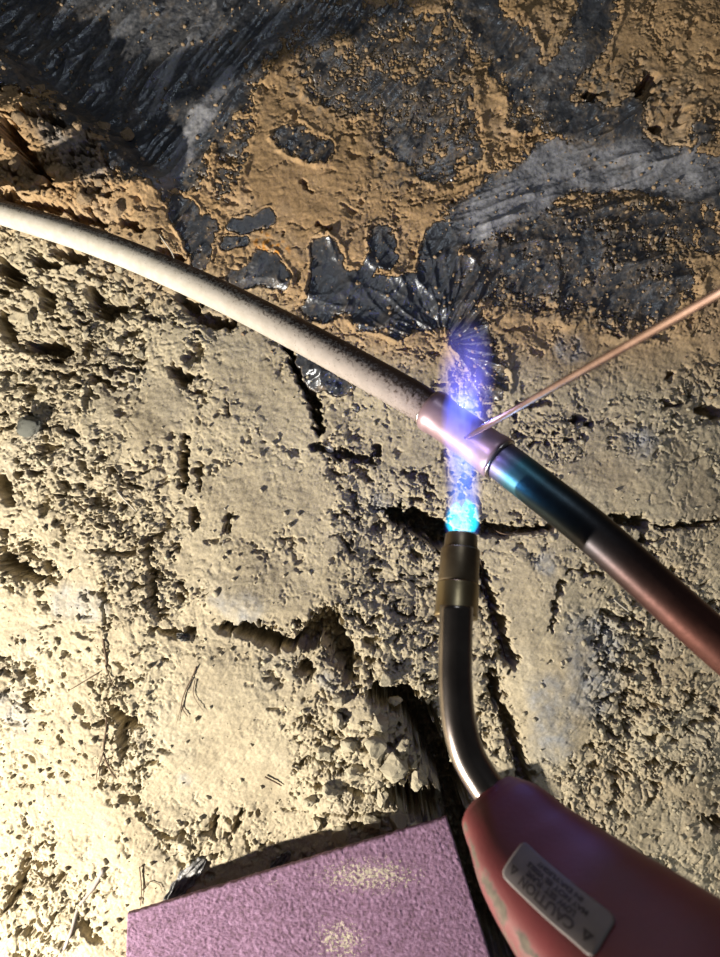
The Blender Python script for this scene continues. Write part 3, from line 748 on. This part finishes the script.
# closed body
Tn = len(VA); base = VA.copy(); base[:, 2] -= .0045
q = np.arange(Tn).reshape(ny_ + 1, nx_ + 1)
fsq = [tuple(r) for r in np.stack([q[:-1, :-1], q[1:, :-1], q[1:, 1:], q[:-1, 1:]], -1).reshape(-1, 4)]
bord = list(q[0, :]) + list(q[1:, -1]) + list(q[-1, ::-1][1:]) + list(q[::-1, 0][1:-1])
bv = [tuple(base[k]) for k in bord]; nb = len(bord)
for k in range(nb): fsq.append((int(bord[k]), int(bord[(k + 1) % nb]), Tn + (k + 1) % nb, Tn + k))
fsq.append(tuple(Tn + k for k in range(nb))[::-1])
fsq = [tuple(int(a) for a in f) for f in fsq]
pad = mesh_obj('abrasive_pad', [tuple(v) for v in VA] + bv, fsq, GRIT, None, True)
pu = 360 + VA[:, 0] * F / (H - VA[:, 2]); pv = 478.5 - VA[:, 1] * F / (H - VA[:, 2])
sn = np.maximum(.70 * np.exp(-(((pu - 370) / 70) ** 2 + ((pv - 875) / 26) ** 2)), .66 * np.exp(-(((pu - 340) / 40) ** 2 + ((pv - 940) / 30) ** 2))); sn = np.maximum(sn, .5 * np.exp(-(((pu - 275) / 14) ** 2 + ((pv - 882) / 8) ** 2)))
sn = np.concatenate([sn, np.zeros(nb)])
at = pad.data.attributes.new('sand', 'FLOAT', 'POINT'); at.data.foreach_set('value', sn.astype(np.float32))
tag(pad, 'rough mauve abrasive pad dusted with sand, lying at the bottom edge', 'abrasive pad')

# ------------------------------------------------------------------ loose soil
def rock_mesh(name, mat, seed, sub=2, rough=.35, flat=.75):
    bm = bmesh.new(); bmesh.ops.create_icosphere(bm, subdivisions=sub, radius=1)
    rg = random.Random(seed); off = Vector((rg.uniform(0, 99), rg.uniform(0, 99), rg.uniform(0, 99)))
    from mathutils import noise as mn
    cuts = [Vector((rg.gauss(0, 1), rg.gauss(0, 1), rg.gauss(0, 1))).normalized() for _ in range(7)]
    for v in bm.verts:
        p = v.co.copy()
        for c_ in cuts:
            d = p.dot(c_)
            if d > .62: p -= c_ * (d - .62)
        k = 1 + rough * .6 * mn.noise(p * 1.6 + off) + rough * .35 * mn.noise(p * 4.5 + off)
        v.co = Vector((p.x * k, p.y * k * rg_s[seed % 5], p.z * k * flat))
    me = bpy.data.meshes.new(name); bm.to_mesh(me); bm.free(); me.materials.append(mat); return me
rg_s = [.7, .85, .95, .78, .9]
clods = [rock_mesh('clay_clod', CRUMB, s, 3) for s in range(6)]
def put(me, name, u, v, r, label, cat, group=None, sink=.35, rz=None, sx=1.0):
    q = G(u, v); o = bpy.data.objects.new(name, me); C.objects.link(o)
    o.location = (q.x, q.y, q.z + r * .5 * (1 - sink)); o.scale = (r * sx, r, r)
    o.rotation_euler = (random.uniform(-.4, .4), random.uniform(-.4, .4), random.uniform(0, 6.3) if rz is None else rz)
    LAST[0] = o
    return tag(o, label, cat, group)
LAST = [None]
UNIQ = {(391, 766): 'largest pale clod of the heap, left of the bend in the torch neck', (417, 778): 'pale clod at the right edge of the heap, nearest the torch neck',
        (368, 700): 'topmost larger pale clod of the heap, above the dark hollow', (322, 752): 'pale clod at the left edge of the heap, beside smooth clay',
        (342, 830): 'pale clod just above the top edge of the mauve pad', (425, 792): 'small pale clod above the upper right corner of the mauve pad'}
px = H / F
rg = random.Random(8)
spots = [(368, 700, 9), (375, 745, 10), (391, 766, 12), (417, 778, 9), (352, 770, 9), (338, 722, 8), (360, 800, 9), (342, 830, 8), (378, 722, 8), (402, 745, 8), (425, 792, 6), (383, 795, 9), (330, 790, 7), (399, 820, 8),
         (350, 745, 7), (395, 700, 6), (322, 752, 7), (412, 760, 6), (372, 820, 7), (385, 680, 6), (355, 680, 6), (310, 800, 6), (340, 700, 6), (318, 822, 6)]
for k, (u, v, r) in enumerate(spots):
    put(clods[k % 6], 'clay_clod', u, v, 1.35 * r * px, 'pale angular clay clod in the loose heap between abrasive pad and torch neck', 'clod', 'clay clods in the heap beside the torch neck')
    if (u, v) in UNIQ:
        o_ = LAST[0]; o_['label'] = UNIQ[(u, v)]
for k, (u, v, r) in enumerate([(32, 225, 5), (70, 290, 6), (118, 345, 6), (22, 380, 6), (86, 335, 5), (140, 355, 5), (66, 310, 5), (80, 275, 5), (150, 300, 5), (12, 300, 6), (30, 320, 7), (120, 270, 5)]):
    put(clods[(k + 2) % 6], 'clay_clod', u, v, r * px, 'small pale clay lump among the dark hollows below the dusty pipe end', 'clod', 'clay lumps below the dusty end of the pipe')
tclod = [rock_mesh('tan_clod', CRUMBT, s + 20, 3) for s in range(4)]
for k, (u, v, r) in enumerate([(40, 90, 7), (62, 108, 6), (20, 120, 7), (78, 128, 6), (104, 128, 8), (128, 135, 8), (50, 120, 6), (15, 165, 7), (36, 190, 6), (85, 200, 8), (70, 178, 6), (120, 210, 7)]):
    put(tclod[k % 4], 'soil_clod', u, v, r * px, 'tan soil clod on the bank between dusty pipe end and black sheet', 'clod', 'soil clods on the upper left bank')
st_ = rock_mesh('grey_stone', STONE, 43, 4, .3, .45); st_.polygons.foreach_set('use_smooth', [True] * len(st_.polygons))
put(st_, 'grey_stone', 28, 425, 14 * px, 'flat smooth grey-green stone near the left edge of the floor', 'stone', sink=.5, rz=.1, sx=1.25)
q_ = put(rock_mesh('white_pebble', crumb_mat('white_chalk', (.42, .41, .36), (.55, .53, .48)), 44, 3, .2, .6), 'white_pebble', 330, 447, 6 * px, 'small whitish pebble at the crack below the pipe', 'pebble', sink=.4)

def root(name, pts, r0, r1, mat, label, cat, branches=(), group=None, lift=.0015):
    p3 = [tuple(G(u, v) + Vector((0, 0, lift))) for u, v in pts]
    path = [Vector(p) for p in catmull(p3, 6)]
    vs, fs = tube(path, list(np.linspace(r0, r1, len(path))), 7, True, .15, 3)
    o = mesh_obj(name, vs, fs, mat); tag(o, label, cat, group)
    for b in branches:
        pb_ = [Vector(p) for p in catmull([tuple(G(u, v) + Vector((0, 0, lift))) for u, v in b], 5)]
        bv_, bf_ = tube(pb_, list(np.linspace(r1, r1 * .5, len(pb_))), 6)
        x = mesh_obj('rootlet', bv_, bf_, mat, o)
    return o
root('root', [(103, 612), (104, 640), (107, 665), (106, 700), (107, 725), (104, 750), (110, 768), (117, 778)], .0011, .0007, ROOTM, 'long thin brown root running down the floor on the left', 'root', [[(106, 665), (114, 685), (123, 692)], [(104, 752), (98, 770), (97, 780)]])
root('root', [(197, 666), (192, 678), (186, 690), (182, 705), (188, 716)], .0007, .0004, ROOTM, 'short forked rootlet on the smooth clay right of the long root', 'root', [[(195, 680), (194, 695), (204, 711)], [(182, 705), (177, 722)]])
root('root', [(482, 552), (484, 590), (492, 618), (500, 640), (506, 660)], .0008, .0005, ROOTM, 'thin root hanging beside the burner collar', 'root', [[(480, 560), (488, 600), (494, 620)], [(486, 600), (480, 625), (492, 650)]])
root('root', [(484, 524), (505, 534), (525, 528), (548, 531)], .0007, .0004, ROOTM, 'wiry root bridging the crack just right of the flame', 'root', [[(500, 532), (510, 541), (520, 538)], [(515, 531), (530, 538), (545, 536)]])
root('root', [(140, 866), (142, 887), (141, 905)], .0006, .0004, ROOTM, 'hair-thin looping rootlet at the corner of the mauve pad', 'root', [[(142, 890), (150, 881), (160, 884), (163, 892)]])
root('root', [(104, 868), (95, 885), (80, 905), (72, 930), (60, 960)], .0022, .0016, crumb_mat('pale_root', (.24, .20, .18), (.34, .30, .26)), 'pale greyish root slanting down to the bottom left edge', 'root')
root('root', [(100, 672), (70, 690)], .0005, .0003, ROOTM, 'faint rootlet left of the long brown root', 'root')
root('straw', [(613, 599), (620, 605), (628, 611)], .0008, .0007, STRAW, 'short white straw lying under the right length of pipe', 'straw', lift=.003)
root('straw', [(118, 491), (126, 500), (137, 511)], .0007, .0006, STRAW, 'pale bent stalk in the crumbly clay at left centre', 'straw', lift=.003)
root('straw', [(225, 508), (230, 518), (223, 545)], .0009, .0005, STRAW, 'small curved pale stalk beside a dark slit', 'straw', lift=.002)
root('twig', [(265, 776), (273, 780), (282, 785)], .0009, .0006, ROOTM, 'tiny dark twig on smooth clay above the mauve pad', 'twig', lift=.002)
root('straw', [(160, 235), (175, 262), (158, 290), (150, 300)], .0006, .0004, STRAW, 'thin dry stalk under the dusty pipe', 'straw', lift=.002)

# torn scraps of sheet
m = N('grey_film'); m.col(m.ramp(m.noise(120, 5, .7), (.35, (.03, .033, .036)), (.7, (.27, .26, .24)))); m.setv(Roughness=.35); m.bump(m.noise(150, 4, .6), .8, .003); FILM = m.m
def scrap(pts, label, wid):
    ctr = [G(u, v) for u, v in pts]; path = [Vector(p) for p in catmull([tuple(c_) for c_ in ctr], 8)]
    fr = frames(path); vs = []; fs = []; n = 12; r_ = random.Random(len(label))
    ph = [r_.uniform(0, 6) for _ in range(n + 1)]
    for i, (p, (s, nn)) in enumerate(zip(path, fr)):
        t = i / (len(path) - 1); wd = wid * (math.sin(math.pi * min(1, t * .85 + .12)) ** .6) * (1 + .15 * math.sin(i * 1.3))
        for k in range(n + 1):
            a = k / n * 2 - 1
            x = p + s * a * wd * .5; x.z = ground(x.x, x.y) * .3 + p.z * .7 + .0022 + .0016 * math.sin(a * 9 + ph[3] + t * 3) + .0008 * math.sin(t * 15 + ph[k])
            vs.append(x)
    for i in range(len(path) - 1):
        for k in range(n): fs.append((i * (n + 1) + k, i * (n + 1) + k + 1, (i + 1) * (n + 1) + k + 1, (i + 1) * (n + 1) + k))
    o = mesh_obj('plastic_scrap', vs, fs, FILM); so = o.modifiers.new('thick', 'SOLIDIFY'); so.thickness = .0004
    return tag(o, label, 'scrap')
scrap([(168, 902), (182, 884), (196, 868), (206, 858)], 'crumpled grey film scrap above the left end of the mauve pad', .016)
scrap([(272, 868), (283, 858), (290, 851)], 'tiny film scrap at the upper edge of the mauve pad', .010)
scrap([(176, 636), (184, 637), (190, 638)], 'small dark violet film scrap pressed in the clay left of the long hollow', .007)

# crumbs: countless loose grains, one object
def grains(name, n, mat, sel, rmin, rmax, seed):
    rg = np.random.default_rng(seed); w_ = sel.ravel().astype(float); w_ /= w_.sum()
    idx = rg.choice(w_.size, n, p=w_); iy, ix = np.unravel_index(idx, sel.shape)
    bm = bmesh.new(); bmesh.ops.create_icosphere(bm, subdivisions=1, radius=1)
    bv = np.array([v.co[:] for v in bm.verts]); bf = np.array([[v.index for v in f.verts] for f in bm.faces]); bm.free()
    x = X[iy, ix] + rg.uniform(-.0005, .0005, n); y = Y[iy, ix] + rg.uniform(-.0005, .0005, n); z = TOPZ[iy, ix]
    r = rmin + (rmax - rmin) * rg.random(n) ** 3.2
    V_ = bv[None] * (1 + rg.uniform(-.32, .32, (n, len(bv), 1))) * (r[:, None, None] * rg.uniform(.6, 1.15, (n, 1, 3)))
    a = rg.uniform(0, 6.28, n); ca, sa = np.cos(a)[:, None], np.sin(a)[:, None]
    V2 = V_.copy(); V2[..., 0] = V_[..., 0] * ca - V_[..., 1] * sa; V2[..., 1] = V_[..., 0] * sa + V_[..., 1] * ca
    V2[..., 0] += x[:, None]; V2[..., 1] += y[:, None]; V2[..., 2] += (z + r * .25)[:, None]
    Fc = (bf[None] + (np.arange(n) * len(bv))[:, None, None]).reshape(-1, 3)
    me = bpy.data.meshes.new(name); me.vertices.add(n * len(bv)); me.vertices.foreach_set('co', V2.astype(np.float32).ravel())
    me.loops.add(Fc.size); me.loops.foreach_set('vertex_index', Fc.astype(np.int32).ravel()); me.polygons.add(len(Fc))
    me.polygons.foreach_set('loop_start', np.arange(0, Fc.size, 3, dtype=np.int32)); me.polygons.foreach_set('loop_total', np.full(len(Fc), 3, np.int32)); me.update()
    me.materials.append(mat); o = bpy.data.objects.new(name, me); C.objects.link(o); return o
vis = (U > -60) & (U < 780) & (V > -60) & (V < 1020)
lower = vis & (V > .5 * U + 215) | (vis & (U > 480) & (V > 400))
padz = (V > 905 - (U - 127) * .30) & (U > 120) & (U < 470)
o = grains('clay_crumbs', 4200, CRUMB, (.12 + crum * 1.2 + .3 * (pit > .004)) * lower * ~padz, .0006, .0034, 1)
tag(o, 'loose pale clay crumbs scattered over the lower trench floor', 'crumbs', None, 'stuff')
upper = vis & ~lower
o = grains('tan_crumbs', 2600, CRUMBT, (.10 + crum + .25 * (E0 > .3)) * upper, .0005, .0026, 2)
tag(o, 'loose tan soil crumbs sprinkled over the upper soil and black sheet', 'crumbs', None, 'stuff')
